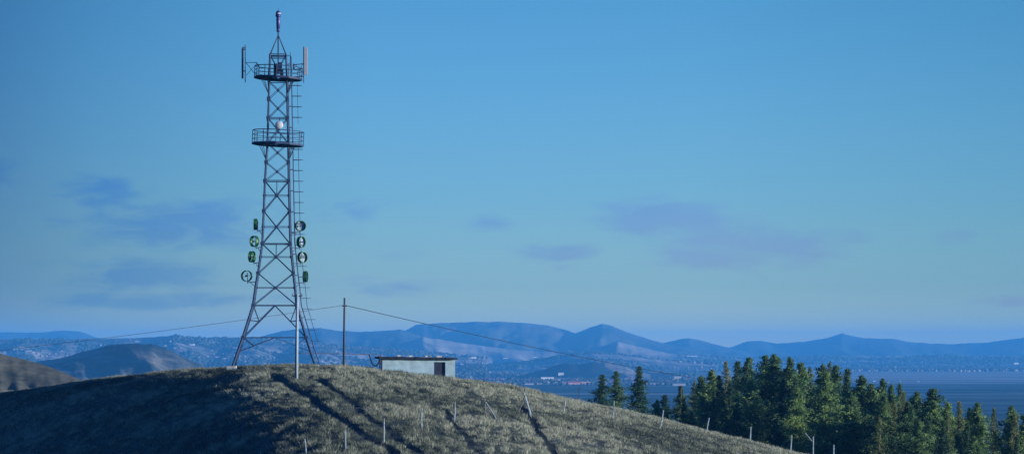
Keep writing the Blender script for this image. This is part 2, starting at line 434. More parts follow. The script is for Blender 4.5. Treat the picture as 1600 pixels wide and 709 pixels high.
for (A, Bq) in FACES:
    m = MB()
    for s0, s1 in XP:
        a0, b0, a1, b1 = legpt(s0, *A), legpt(s0, *Bq), legpt(s1, *A), legpt(s1, *Bq)
        w = .055 if s0 < 283 else .07
        if s0 == 86:
            mid = (a1+b1)/2*.55+(a0+b0)/2*.45
            m.angle(a0, mid, w); m.angle(b0, mid, w); m.angle((a0+b0)/2, mid, w*.7)
        else:
            m.angle(a0, b1, w); m.angle(b0, a1, w)
            if s0 >= 283:
                # crossing point and intermediate horizontal
                wa = (b0-a0).length; wb_ = (b1-a1).length; t = wa/(wa+wb_)
                cpt = lerp(a0, b1, t); m.angle(lerp(a0, a1, t), lerp(b0, b1, t), w*.8); m.box(cpt, (.3, .3, .22))
                if s0 in (283, 381): m.angle((a0+b0)/2, cpt, w*.7)
            else:
                t = .5; cpt = lerp(a0, b1, .5); m.box(cpt, (.16, .16, .16))
    for s in (86, 90, 128, 185, 283, 381, 477, 527):
        m.angle(legpt(s, *A), legpt(s, *Bq), .09 if s in (185, 283, 381, 86, 90) else .075)
    m.build('bracing', M_steel, tower); m = MB()
    # lower portal bracing
    a, b = legpt(477, *A), legpt(477, *Bq); ap = (a+b)/2
    la, lb = legpt(527, *A), legpt(527, *Bq)
    m.angle(ap, la, .08); m.angle(ap, lb, .08)
    for L0, s, LP in ((A, 1, la), (Bq, -1, lb)):
        q = lerp(ap, LP, .5); m.angle(legpt(477, *L0), q, .05); m.angle(legpt(500, *L0), q, .055)
    ap2 = (la+lb)/2; c_, d_ = legpt(549, *A), legpt(549, *Bq)
    for L0, e in ((A, c_), (Bq, d_)):
        q = lerp(e, ap2, .42); m.angle(ap2, q, .05); m.angle(legpt(527, *L0), q, .055); m.angle(e, q, .055)
    m.build('portal_brace', M_steel, tower)
# platforms
def platform(s_floor, r_px, rail_px, dark, tilt, n=12):
    cx, _ = lw(s_floor); c = Vector(((cx-800)*K-.0, TD, CZ-(s_floor-HZ)*K)); R = r_px*K
    Rm = Matrix.Rotation(math.radians(tilt), 3, 'Y')
    def q(ang, r, z): return c+Rm @ Vector((math.cos(ang)*r, math.sin(ang)*r, z))
    m = MB(); ri = R*.36
    outer = [q(2*math.pi*k/n, R, 0) for k in range(n)]; inner = [q(2*math.pi*k/n, ri, 0) for k in range(n)]
    up = Vector((0, 0, .1)); vs = [*outer, *inner, *[v+up for v in outer], *[v+up for v in inner]]
    fs = []
    for k in range(n):
        k2 = (k+1) % n
        fs += [(k, n+k, n+k2, k2), (2*n+k, 2*n+k2, 3*n+k2, 3*n+k), (k, k2, 2*n+k2, 2*n+k), (n+k, 3*n+k, 3*n+k2, n+k2)]
    m.raw(vs, fs)
    for k in range(n):
        m.tube(outer[k]-Vector((0,0,.05)), outer[(k+1) % n]-Vector((0,0,.05)), .09, n=5)
        if k % 2 == 0: m.angle(q(2*math.pi*k/n, ri*.6, -.08), q(2*math.pi*k/n, R, -.06), .1)
    fl = m.build('platform', M_steel_d if dark else M_steel, tower)
    rl = MB()
    H = rail_px*K
    for k in range(n):
        a1, a2_ = 2*math.pi*k/n, 2*math.pi*(k+1)/n
        rl.tube(q(a1, R, 0), q(a1, R, H), .04, n=5)
        for f_ in (.35, .68, 1): rl.tube(q(a1, R, H*f_), q(a2_, R, H*f_), .045 if f_ == 1 else .028, n=5)
    rl.build('railing', M_steel, tower)
    for ix in (-1, 1):
        for iy in (-1, 1):
            br = MB()
            for dx in (0, .35):
                e = legpt(s_floor+26, ix, iy); k_ = math.atan2(iy, ix)+dx*.5*ix
                br.angle(e, q(k_, R*.88, -.05), .05)
            br.build('platform_brace', M_steel, tower)
platform(122.5, 37, 17.5, True, 3.0)
platform(225.5, 40, 20.5, False, 2.6)
# inner equipment and cable ladder on the upper platform
m = MB(); cx = TCX
for s0, s1, dx, w in ((100,124,-.25,.35),(98,112,.25,.3),(110,126,.4,.28),(103,116,-.1,.5)):
    z0, z1 = CZ-(s1-HZ)*K, CZ-(s0-HZ)*K; m.box((cx+dx, TD-.1, (z0+z1)/2), (w, .3, z1-z0))
m.build('equipment_box', M_steel_d, tower)
m = MB(); fc = [legpt(q_, 1, 1)+Vector((.12, .1, 0)) for q_ in (118, 224, 283, 381, 477, 527, 551)]
m.poly(fc, .05, 6)
m.build('feeder_cable', M_steel_d, tower)
# mast
m = MB(); zt = lambda s: CZ-(s-HZ)*K
tx = (434.7-800)*K
m.tube((tx, TD, zt(112)), (tx, TD, zt(50)), .07, n=8)
for ix in (-1, 1):
    for iy in (-1, 1): m.tube(legpt(86, ix, iy), (tx, TD, zt(55)), .04, n=5)
m.build('mast', M_steel_d, tower)
m = MB(); m.lathe((tx, TD, zt(50)), (0,0,1), [(0,.0),(0,.17),(.2,.17),(.25,.13),(.3,.18),(1.3,.2),(1.4,.16),(1.5,.26),(1.7,.28),(1.74,.2)], 16)
m.build('beacon', M_beacon, tower, True)
m = MB(); m.lathe((tx, TD, zt(50)+1.74), (0,0,1), [(0,.2),(.02,.25),(.12,.25),(.13,.0)], 16); m.build('beacon_lens', M_white, tower, True)
m = MB(); m.lathe((tx, TD, zt(50)+1.87), (0,0,1), [(0,.24),(.1,.22),(.2,.1),(.22,.02),(.5,.015),(.5,0)], 16); m.build('beacon_cap', M_beacon, tower, True)
# ladder with safety cage along the right-hand legs
def lad(s, dx, dy): 
    p = legpt(s, 1, -1); return p+Vector((dx, dy, 0))
SL = list(np.arange(88, 570, 4.0))
m = MB()
for a, b in zip(SL[:-1], SL[1:]):
    m.tube(lad(a, .42, .5), lad(b, .42, .5), .04, n=5); m.tube(lad(a, .42, .95), lad(b, .42, .95), .04, n=5)
for s in np.arange(90, 560, 4.7): m.tube(lad(s, .42, .5), lad(s, .42, .95), .018, n=4)
for s in np.arange(100, 560, 33): m.tube(legpt(s, 1, -1), lad(s, .42, .5), .035, n=4); m.tube(legpt(s, 1, 1), lad(s, .42, .95), .035, n=4)
m.build('ladder', M_steel, tower)
m = MB()
for s in np.arange(134, 540, 16.6):
    if 196 < s < 228: continue
    pts = [lad(s, .42+1.0*math.sin(math.pi*t/8), .72-.36*math.cos(math.pi*t/8)) for t in range(9)]
    m.poly(pts, .03, 4)
for y in (.72, .45):
    m.poly([lad(s, 1.0 if y < .7 else .98, y) for s in np.arange(130, 200, 8)], .022, 4)
    m.poly([lad(s, .98, y) for s in np.arange(230, 540, 8)], .022, 4)
m.build('safety_cage', M_steel, tower)
# top whip
m = MB(); m.tube(P(453.5,82,TD), P(453.5,122,TD), .03, n=5); m.tube(P(447,87.5,TD), P(453.5,87.5,TD), .03, n=5); m.build('support_pipe', M_steel_d, tower)

# white round antenna above the lower platform
c = P(436.3, 195.5, TD-1.2)
t = empty('round_antenna', c, 'small white round antenna inside the tower just above the lower platform', 'antenna')
m = MB(); m.lathe(c, (.15,-1,0), [(-.12,0),(-.12,.33),(-.04,.39),(.06,.39),(.12,.3),(.15,0)], 24); m.build('radome', M_white, t, True)
m = MB(); m.tube(c+Vector((0,.12,0)), c+Vector((0,.5,0)), .04); m.tube(c+Vector((0,.5,.75)), c+Vector((0,.5,-.5)), .04); m.build('bracket', M_steel_d, t)

# panel antennas
t = empty('panel_antenna', P(383,125,TD), 'dark narrow panel antenna on outrigger arms left of the top platform', 'antenna')
m = MB(); m.box(P(379,100,TD-.1), (.17,.3,2.9)); m.build('panel', M_steel_d, t)
m = MB(); m.tube(P(383.2,70,TD), P(383.2,129,TD), .045); m.build('pole', M_steel_d, t)
m = MB()
for s in (76,78.5,112): m.tube(P(377.5,s,TD-.05), P(384,s-1,TD), .05, n=5)
m.tube(P(380,73,TD),P(380,80,TD),.05)
m.build('clamp', M_steel_d, t)
m = MB(); m.tube(P(383.2,98,TD), P(401,98,TD), .03); m.tube(P(384,98,TD), P(402,120,TD), .03); m.tube(P(384,119,TD), P(400,101,TD), .026); m.tube(P(400,98,TD), P(405,104,TD), .06)
m.build('outrigger_arm', M_steel_d, t)
t = empty('panel_antenna', P(474,128,TD), 'tall white panel antenna on outrigger arms right of the top platform', 'antenna')
m = MB(); m.box(P(478,96,TD-.1), (.33,.2,2.72)); m.build('panel', M_white, t)
m = MB(); m.tube(P(474.5,73,TD), P(474.5,130,TD), .045); m.build('pole', M_steel_d, t)
m = MB(); m.box(P(475.5,79,TD), (.2,.1,.1)); m.box(P(475.5,113,TD), (.2,.1,.1)); m.build('clamp', M_steel_d, t)
m = MB(); m.tube(P(459,101.5,TD), P(474.5,100,TD), .04); m.tube(P(456,121,TD), P(475,119.5,TD), .045); m.tube(P(462,102,TD), P(474,114,TD), .026); m.tube(P(473,101,TD), P(464,116,TD), .026); m.box(P(459,104,TD),(.16,.16,.5))
m.build('outrigger_arm', M_steel_d, t)

# drum dishes: (px, s, radius px, yaw of dish axis, mat, label)
DI = [(399.5,350.5,9,88,'highest dish on the left leg of the tower, dark green and seen edge-on'),
      (397.5,377,9,47,'second dish from the top on the left leg, green drum turned partly to the camera'),
      (393.8,401,9,60,'third dish from the top on the left leg, narrow dark green drum'),
      (385.5,431,9,22,'lowest and outermost dish on the left leg, thin green ring open to the sky'),
      (469.5,353,8.6,-25,'highest dish on the right side of the tower, bright green ring by the ladder'),
      (470.3,378,9,-58,'second dish from the top on the right side, narrow green drum'),
      (472.5,402,9,-48,'third dish from the top on the right side, green drum with pale reflector'),
      (477,432,9,-82,'lowest dish on the right side of the tower, bright green and nearly edge-on')]
for (px, s, r, yaw, lab) in DI:
    left = px < 434
    c = P(px, s, TD-(.3 if left else .6)); R = r*K
    ax = Vector((math.sin(math.radians(-yaw)), -math.cos(math.radians(yaw)), 0))
    t = empty('dish_antenna', c, lab, 'dish antenna', 'green drum dish antennas on the tower legs')
    m = MB(); m.lathe(c-ax*.17, ax, [(0,R*.9),(0,R*.97),(.36,R*.97),(.36,R*.9),(0,R*.9)], 28)
    m.build('shroud', M_green, t, False)
    if left:
        m = MB(); uu = Vector((0,0,1)); vv = ax.cross(uu)
        for q_ in range(4):
            an_ = q_*math.pi/2+.3; m.tube(c-ax*.1, c-ax*.02+(uu*math.cos(an_)+vv*math.sin(an_))*R*.95, .018, n=4)
        m.build('spoke_frame', M_steel_d, t)
    else:
      m = MB(); m.lathe(c-ax*.12, ax, [(0.0,.0),(.02,R*.3),(.05,R*.6),(.10,R*.93),(.07,R*.93),(.02,R*.6),(-.02,R*.3),(-.03,0)], 28); m.build('reflector', M_refl, t, True)
    m = MB(); m.tube(c-ax*.1, c+ax*.18, .035); m.lathe(c+ax*.14, ax, [(0,0),(0,.10),(.06,.10),(.06,0)], 10)
    m.build('feed_horn', M_steel_d, t)
    m = MB(); lp = legpt(s+10, -1 if left else 1, -1); back = c-ax*.2; dwn = Vector((back.x, back.y, lp.z))
    m.tube(c-ax*.12, back, .05); m.tube(back+Vector((0,0,.35)), dwn-Vector((0,0,.12)), .04); m.tube(dwn, lp, .035)
    m.tube(lerp(dwn, lp, .3), legpt(s+18, -1 if left else 1, -1), .03)
    m.build('bracket', M_steel_d, t)

# ------------------------------------------------------------------ poles and wires
M_wood = pmat('weathered_dark_wood', (.04,.05,.065), .9, 0, .3, 6)
M_pole = pmat('pale_concrete_pole', (.24,.32,.37), .8, 0, .15, 3)
M_wire = pmat('dark_cable', (.008,.011,.02), .9, 0, .1, 3)
M_ins = pmat('brown_porcelain', (.12,.10,.09), .3, 0, .1, 3)
Yp = solve_Y(463, 594); b_ = P(463, 594, Yp); b_.z = float(gz(b_.x, b_.y)[0])
t = empty('utility_pole', b_, 'pale concrete utility pole standing in front of the tower', 'utility pole')
top = P(464.6, 460, Yp); m = MB(); m.tube(b_-Vector((0,0,.4)), top, .155, .115, 12); m.build('shaft', M_pole, t, True)
m = MB(); m.box(top-Vector((0,0,.12)), (.9,.08,.08)); m.build('crossarm', M_wood, t)
for dx in (-.4, .4):
    m = MB(); m.tube(top+Vector((dx,0,-.08)), top+Vector((dx,0,.12)), .05, .03, 8); m.build('insulator', M_ins, t)
PD = 288.; b2 = P(537, 577, PD); b2.z = float(gz(b2.x, b2.y)[0]); top2 = P(538.3, 465, PD)
t = empty('utility_pole', b2, 'dark wooden utility pole between the tower and the hut', 'utility pole')
m = MB(); m.tube(b2-Vector((0,0,.4)), top2, .12, .09, 10); m.build('shaft', M_wood, t, True)
att = P(538.3, 478, PD); m = MB(); m.box(att+Vector((0,-.12,0)), (.5,.08,.08)); m.build('crossarm', M_wood, t)
m = MB(); m.tube(att+Vector((0,-.12,0)), att+Vector((0,-.12,.16)), .05, .03, 8); m.build('insulator', M_ins, t)
def wire(name, a, b, sag, r, lab, cat='cable', n=40, flat=0):
    m = MB(); pts = []
    for k in range(n+1):
        u_ = k/n; p = lerp(a, b, u_); p = p-Vector((0,0,sag*4*u_*(1-u_))); pts.append(p)
    m.poly(pts, r, 5); o = m.build(name, M_wire); tag(o, lab, cat); return o
LE = P(-130, 561, 255); RE = P(1101, 593, 400)
wire('power_line', att+Vector((0,-.12,.1)), LE, .25, .018, 'thin cable sagging from the wooden pole behind the tower to the left edge', 'cable')
wire('power_line', att+Vector((0,-.12,.1)), RE, .35, .034, 'dark cable running down from the wooden pole over the hut to the conifers', 'cable')
t = empty('utility_pole', (RE.x, RE.y, terr(RE.x, RE.y)), 'wooden utility pole hidden among the conifers where the cable ends', 'utility pole')
m = MB(); m.tube((RE.x, RE.y, terr(RE.x, RE.y)-.3), RE+Vector((0,0,.3)), .13, .1, 8); m.build('shaft', M_wood, t)
D5 = 640.; a5 = P(905, 604, D5); z5 = terr(a5.x, a5.y)
t = empty('utility_pole', (a5.x, a5.y, z5), 'thin distant pole rising over the grassy crest in front of the town', 'utility pole')
m = MB(); m.tube((a5.x, a5.y, z5-.3), a5, .13, .09, 8); m.build('shaft', M_wood, t)
m = MB(); m.box((a5.x, a5.y, a5.z-.4), (1.1,.1,.1)); m.build('crossarm', M_wood, t)

# ------------------------------------------------------------------ hut
M_wall = pmat('pale_blue_whitewash', (.30,.43,.48), .9, 0, .22, 1.3, .15)
M_roof = pmat('tarred_roof', (.018,.024,.035), .9, 0, .4, 2)
M_door = pmat('dark_door_paint', (.02,.025,.05), .7, 0, .3, 2)
M_brick = pmat('pale_brick', (.5,.48,.44), .9, 0, .2, 4)
HD = 300.; KH = HD/F
hl, hr = (594-800)*KH, (709-800)*KH; hz1 = CZ-(560-HZ)*KH; hy = HD-2.0
zb = float(gz([(hl+hr)/2], [HD])[0])-.8
hut = empty('equipment_hut', ((hl+hr)/2, HD, zb), 'low whitewashed equipment hut with dark flat roof behind the grassy crest', 'hut')
hc = Vector(((hl+hr)/2, HD, 0)); RM = Matrix.Rotation(math.radians(7), 3, 'Z')
W = (hr-hl)*.985; Dp = 4.2
def hp(x, y, z): 
    v = RM @ Vector((x, y, 0)); return Vector((hc.x+v.x, hc.y+v.y, z))
dx0, dx1 = (675.5-800)*KH-hc.x, (693-800)*KH-hc.x; dzt = CZ-(565-HZ)*KH
m = MB()
def hbox(m, x0, x1, y0, y1, z0, z1):
    m.raw([hp(x, y, z) for x in (x0, x1) for y in (y0, y1) for z in (z0, z1)], [(0,1,3,2),(4,6,7,5),(0,4,5,1),(2,3,7,6),(0,2,6,4),(1,5,7,3)])
hbox(m, -W/2, dx0, -Dp/2, -Dp/2+.25, zb, hz1); hbox(m, dx1, W/2, -Dp/2, -Dp/2+.25, zb, hz1)
hbox(m, dx0, dx1, -Dp/2, -Dp/2+.25, dzt, hz1)
hbox(m, -W/2, -W/2+.25, -Dp/2+.25, Dp/2-.25, zb, hz1); hbox(m, W/2-.25, W/2, -Dp/2+.25, Dp/2-.25, zb, hz1); hbox(m, -W/2, W/2, Dp/2-.25, Dp/2, zb, hz1)
m.build('wall', M_wall, hut)
m = MB(); hbox(m, dx0+.06, dx1-.06, -Dp/2+.1, -Dp/2+.16, zb, dzt-.06); dr = m.build('door', M_door, hut)
m = MB(); hbox(m, dx0, dx0+.06, -Dp/2-.01, -Dp/2+.15, zb, dzt); hbox(m, dx1-.06, dx1, -Dp/2-.01, -Dp/2+.15, zb, dzt); hbox(m, dx0+.06, dx1-.06, -Dp/2-.01, -Dp/2+.15, dzt-.06, dzt)
m.build('door_frame', M_steel, dr)
m = MB()
x0, x1 = -W/2-.45, W/2+.25
N = 26
for k in range(N):
    u0, u1 = x0+(x1-x0)*k/N, x0+(x1-x0)*(k+1)/N
    j = random.uniform(-.03, .03)
    z0 = hz1+.12-.14*k/N
    hbox(m, u0, u1+.0, -Dp/2-.4+j, Dp/2+.4, z0-.12+.002*k, z0+.1+random.uniform(-.02, .05))
rf_ = m.build('roof', M_roof, hut)
m = MB()
for px, w in ((636,.35),(661,.6),(665,.3),(679,.45),(684,.2),(618,.3)):
    x = (px-800)*KH-hc.x; zz = hz1+.12-.14*(x-x0)/(x1-x0); hbox(m, x, x+w, -Dp/2-.3, -Dp/2-.05, zz+.14, zz+.28)
m.build('roof_brick', M_brick, hut)
# fascia conduit post at left of hut + cable tray to tower
t0 = P(465, 551, 289); t1 = P(592, 553.5, 297)
tray = empty('cable_tray', (lerp(t0, t1, .5).x, lerp(t0, t1, .5).y, lerp(t0, t1, .5).z), 'thin overhead cable run from the tower past the wooden pole to the hut roof', 'cable tray')
m = MB(); m.tube(t0, t1, .04, n=5); m.tube(t0+Vector((0,.3,0)), t1+Vector((0,.3,0)), .04, n=5)
for k in range(26): q = lerp(t0, t1, k/25); m.tube(q, q+Vector((0,.3,0)), .02, n=4)
m.build('rail', M_steel_d, tray)
m = MB()
A_, B_ = P(577, 555, 297), P(592, 556, 297)
m.poly([A_, P(579,560,297), P(581,567,297), P(584.5,571,297), P(588.5,571,297), P(591.5,567,297), P(593,560,297), B_], .07, 6)
m.tube(P(575,553,297), A_, .05)
m.build('cable_loop', M_wire, tray)
m = MB(); m.tube(P(594.3,553,297.2), (P(594.3,0,297.2).x, 297.2, zb), .06, n=6); m.build('support', M_steel_d, tray)

# ------------------------------------------------------------------ fence posts
M_post = pmat('silvery_weathered_post', (.21,.27,.30), .9, 0, .35, 5)
M_postd = pmat('grey_brown_post', (.12,.12,.11), .9, 0, .3, 5)
def stick(m, px0, s0, px1, s1, D, r=.055, y2=0):
    a = P(px0, s0, D); b = P(px1, s1, D); b.y += y2
    mid = lerp(a, b, .55)+Vector((random.uniform(-.03,.03), 0, 0))
    m.tube(a, mid, r*1.1, r, 7); m.tube(mid, b, r, r*.85, 7)
FP = [(407,716,407,705,'stub of a pale fence post just showing at the bottom edge, leftmost of the fence'),
      (478.5,714,476,685,'pale fence post leaning left at the bottom edge, second from the left'),
      (540,704,540,670,'straight pale fence post third from the left, in the shaded grass'),
      (600,691,600,653,'tall pale fence post just left of the lower rut end, fourth from the left'),
      (659,672,659,637,'tall straight pale fence post, fifth from the left'),
      (710,659,711,628,'slim grey fence post between the tall straight post and the braced post'),
      (880,648,884,621,'fence post leaning right, next to the right of the crossed posts'),
      (958,656,959.5,626,'pale straight fence post in front of the three small conifers'),
      (1031,671,1036.5,640,'fence post leaning right on the skyline left of the conifer grove'),
      (1104,673,1108,652,'short pale fence post leaning right against the dark grove, at the crest'),
      (1172,686,1173,666,'short upright fence post on the crest, second from the right end'),
      (1235,705,1237,680,'short pale fence post at the lower right end of the grassy slope')]
for (px0, s0, px1, s1, lab) in FP:
    crest_s = float(np.interp(px0, _gx, _cp))
    D = solve_Y(px0, max(s0-1, crest_s+.3)) if s0 < 712 else solve_Y(px0, 712)
    a = P(px0, s0, D); zg = float(gz(a.x, a.y)[0])
    m = MB(); stick(m, px0, s0, px1, s1, D, .05 if px0 < 1000 else .062)
    m.tube((a.x, a.y, min(zg, a.z)-.3), a, .06, n=7)
    o = m.build('fence_post', M_post); tag(o, lab, 'fence post', 'old fence posts around the hill')
D = solve_Y(759, 652); a = P(759, 652, D)
t = empty('fence_post', a, 'grey fence post with a pale diagonal brace leaning away to the right', 'fence post', 'old fence posts around the hill')
m = MB(); stick(m, 759, 652, 757, 622, D, .06); m.tube(a-Vector((0,0,.4)), a, .06, n=7); m.build('post', M_postd, t)
m = MB(); stick(m, 777, 656, 759, 628, D-.6, .055, .5); m.build('brace', M_post, t)
D = solve_Y(822, 646); a = P(826, 646, D)
t = empty('fence_post', a, 'fence post of two crossed poles like a narrow A beside the rut', 'fence post', 'old fence posts around the hill')
m = MB(); stick(m, 829.5, 650, 818, 612, D, .085); m.build('post', M_post, t)
m = MB(); stick(m, 809.5, 643, 821, 617, D-.4, .05); m.tube(P(820,620,D+.1), P(820.5,606,D+.1), .05); m.build('brace', M_postd, t)
D = 285.; 
for (px, s0, s1, lab) in ((1270,716,681,'grey dead post with a slanting branch at the foot of the grove'),(1302,720,694,'pale post stub at the foot of the grove, right of the branched dead post')):
    a = P(px, s0, D); m = MB(); m.tube(P(px, 740, D), P(px+.6, s1, D), .085, .06, 7)
    if px == 1270: m.tube(P(1269, 689, D), P(1258, 676, D), .06, .04, 6)
    o = m.build('fence_post', M_post); tag(o, lab, 'fence post', 'old fence posts around the hill')

# ------------------------------------------------------------------ trees
def foliage_mat(name, stops, spec=.15):
    m, nt, b = new_mat(name); b.inputs['Roughness'].default_value = .8; b.inputs['Specular IOR Level'].default_value = spec
    at = nt.nodes.new('ShaderNodeAttribute'); at.attribute_name = 'tone'
    oi = nt.nodes.new('ShaderNodeObjectInfo')
    f = nmath(nt, 'ADD', at.outputs['Fac'], nmath(nt, 'MULTIPLY', nmath(nt, 'SUBTRACT', oi.outputs['Random'], .5), .5), True)
    c = nramp(nt, f, stops); nt.links.new(c, b.inputs['Base Color'])
    tr = nt.nodes.new('ShaderNodeBsdfTranslucent'); nt.links.new(c, tr.inputs['Color'])
    mx = nt.nodes.new('ShaderNodeMixShader'); mx.inputs[0].default_value = .36
    out = nt.nodes['Material Output']
    nt.links.new(b.outputs[0], mx.inputs[1]); nt.links.new(tr.outputs[0], mx.inputs[2]); nt.links.new(mx.outputs[0], out.inputs['Surface'])
    return m
M_pine = foliage_mat('pine_needles', [(0,(.025,.062,.032)),(.5,(.115,.205,.08)),(1,(.28,.39,.12))])
M_spru = foliage_mat('spruce_needles', [(0,(.016,.045,.03)),(.5,(.05,.11,.05)),(1,(.12,.19,.07))])
M_larch = foliage_mat('autumn_larch_needles', [(0,(.05,.09,.04)),(.5,(.14,.18,.06)),(1,(.26,.27,.10))])
M_bark = pmat('pine_bark', (.16,.13,.11), .95, 0, .35, 3, .3)
def crown_arrays(kind, H, Rm, seed):
    r = np.random.default_rng(seed); C = []; T = []; S = []
    if kind == 'pine':   z0, nb, per = .16, 150, 10
    elif kind == 'spruce': z0, nb, per = .08, 130, 7
    else: z0, nb, per = .14, 95, 8
    for k in range(nb):
        a0 = r.uniform(0, 2*math.pi)
        u = (k+r.random())/nb; zz = z0+(1-z0)*u
        if kind == 'pine': rr = Rm*min(1, (1-u)*1.9+.02)*(.80+.28*math.sin(u*17+seed+a0*math.sin(seed)))*r.uniform(.5, 1.25)
        elif kind == 'spruce': rr = Rm*((1-u)*1.15)**.95*(.8+.25*math.sin(u*34+seed))*r.uniform(.5, 1.2)
        else: rr = Rm*(1-u)**.7*r.uniform(.45, 1.1)*.9
        rr = max(rr, .06)
        a = a0; tilt = {'pine': .25, 'spruce': -.18, 'larch': .1}[kind]+r.normal(0, .12)
        tb = r.normal(.5, .2)
        for q in range(per):
            f = (q+r.uniform(.3, 1))/per
            p = np.array([math.cos(a)*rr*f, math.sin(a)*rr*f, zz*H+tilt*rr*f+(.12*rr*f*f if kind == 'pine' else 0)])
            p += r.normal(0, .03+.085*min(rr, 2), 3)
            C.append(p); T.append(tb+.12*(f-.5)+r.normal(0, .1)); S.append((.235 if kind != 'larch' else .19)*(.55+.45*min(1, rr/.9)))
    C = np.array(C); T = np.array(T); S = np.array(S)*(.8+.4*r.random(len(C)))
    nf = 9 if kind != 'larch' else 7
    n = len(C)
    c = np.repeat(C, nf, 0)+r.normal(0, 1, (n*nf, 3))*np.array([1, 1, .75])*np.repeat(S, nf)[:, None]*.6
    d = r.normal(0, 1, (n*nf, 3)); d[:, 2] += .35; d /= np.linalg.norm(d, axis=1, keepdims=True)
    e = np.cross(d, r.normal(0, 1, (n*nf, 3))); e /= np.linalg.norm(e, axis=1, keepdims=True)
    sz = np.repeat(S, nf)[:, None]*r.uniform(.6, 1.2, (n*nf, 1))
    V = np.stack([c-e*sz*.28, c+e*sz*.28, c+d*sz], 1).reshape(-1, 3)
    tone = np.repeat(np.clip(np.repeat(T, nf)+r.normal(0, .08, n*nf), 0, 1), 3)
    return V, tone
def trunk_mb(H, seed, kind):
    random.seed(seed); m = MB(); pts = []; n = 7
    for k in range(n+1):
        pts.append(Vector((random.uniform(-.06,.06)*k*.5, random.uniform(-.06,.06)*k*.5, H*.97*k/n-(.5 if k == 0 else 0))))
    R0 = .017*H
    for k in range(n):
        m.tube(pts[k], pts[k+1], R0*(1-k/n*.85), R0*(1-(k+1)/n*.85), 7, caps=False)
    for k in range(26):                       # limbs, some bare low down
        u = random.uniform(.06, .9); z = H*u; a = random.uniform(0, 6.28); L = (1-u)*.17*H*random.uniform(.5, 1.1)
        m.tube((0,0,z), (math.cos(a)*L, math.sin(a)*L, z+L*(.2 if kind != 'spruce' else -.15)), .02*H*.12, .008, 4, caps=False)
    return m
PROTO = {}
def tree_proto(kind, idx, H, R):
    V, tn = crown_arrays(kind, H, R, 100+idx)
    c = np_mesh('crown', V, np.arange(len(V)).reshape(-1, 3), {'pine': M_pine, 'spruce': M_spru, 'larch': M_larch}[kind], attr={'tone': tn})
    t = trunk_mb(H, 50+idx, kind).build('trunk', M_bark)
    return {'H': H, 'crown': c, 'trunk': t, 'used': False, 'R': R}
for k, (kind, H, R) in enumerate([('pine',12,2.5),('pine',12,2.9),('pine',11,2.3),('pine',12,2.7),('pine',12,3.1),('pine',11,2.6),('spruce',11,2.5),('spruce',10,2.2),('spruce',11,2.8),('spruce',11,2.3),('larch',11,2.0),('larch',11,2.3),('larch',11,1.8)]):
    PROTO.setdefault(kind, []).append(tree_proto(kind, k, H, R))
def place_tree(kind, px, s_top, D, label, group, wide=1.0):
    p = random.choice(PROTO[kind])
    X = (px-800)/F*D; z0 = terr(X, D); zt_ = P(px, s_top, D).z; H = max(zt_-z0, 2.0); k = H/p['H']; wide *= 1.14
    name = {'pine': 'pine_tree', 'spruce': 'spruce_tree', 'larch': 'larch_tree'}[kind]
    o = empty(name, (X, D, z0), label, 'tree', group)
    w = k*wide*random.uniform(.92, 1.08)
    o.rotation_euler = (random.uniform(-.02,.02), random.uniform(-.03,.03), random.uniform(0, 6.28))
    o.scale = (w, w, k)
    for nm in ('trunk', 'crown'):
        if not p['used']: c = p[nm]
        else:
            c = p[nm].copy(); COL.objects.link(c)
        c.parent = o
    p['used'] = True
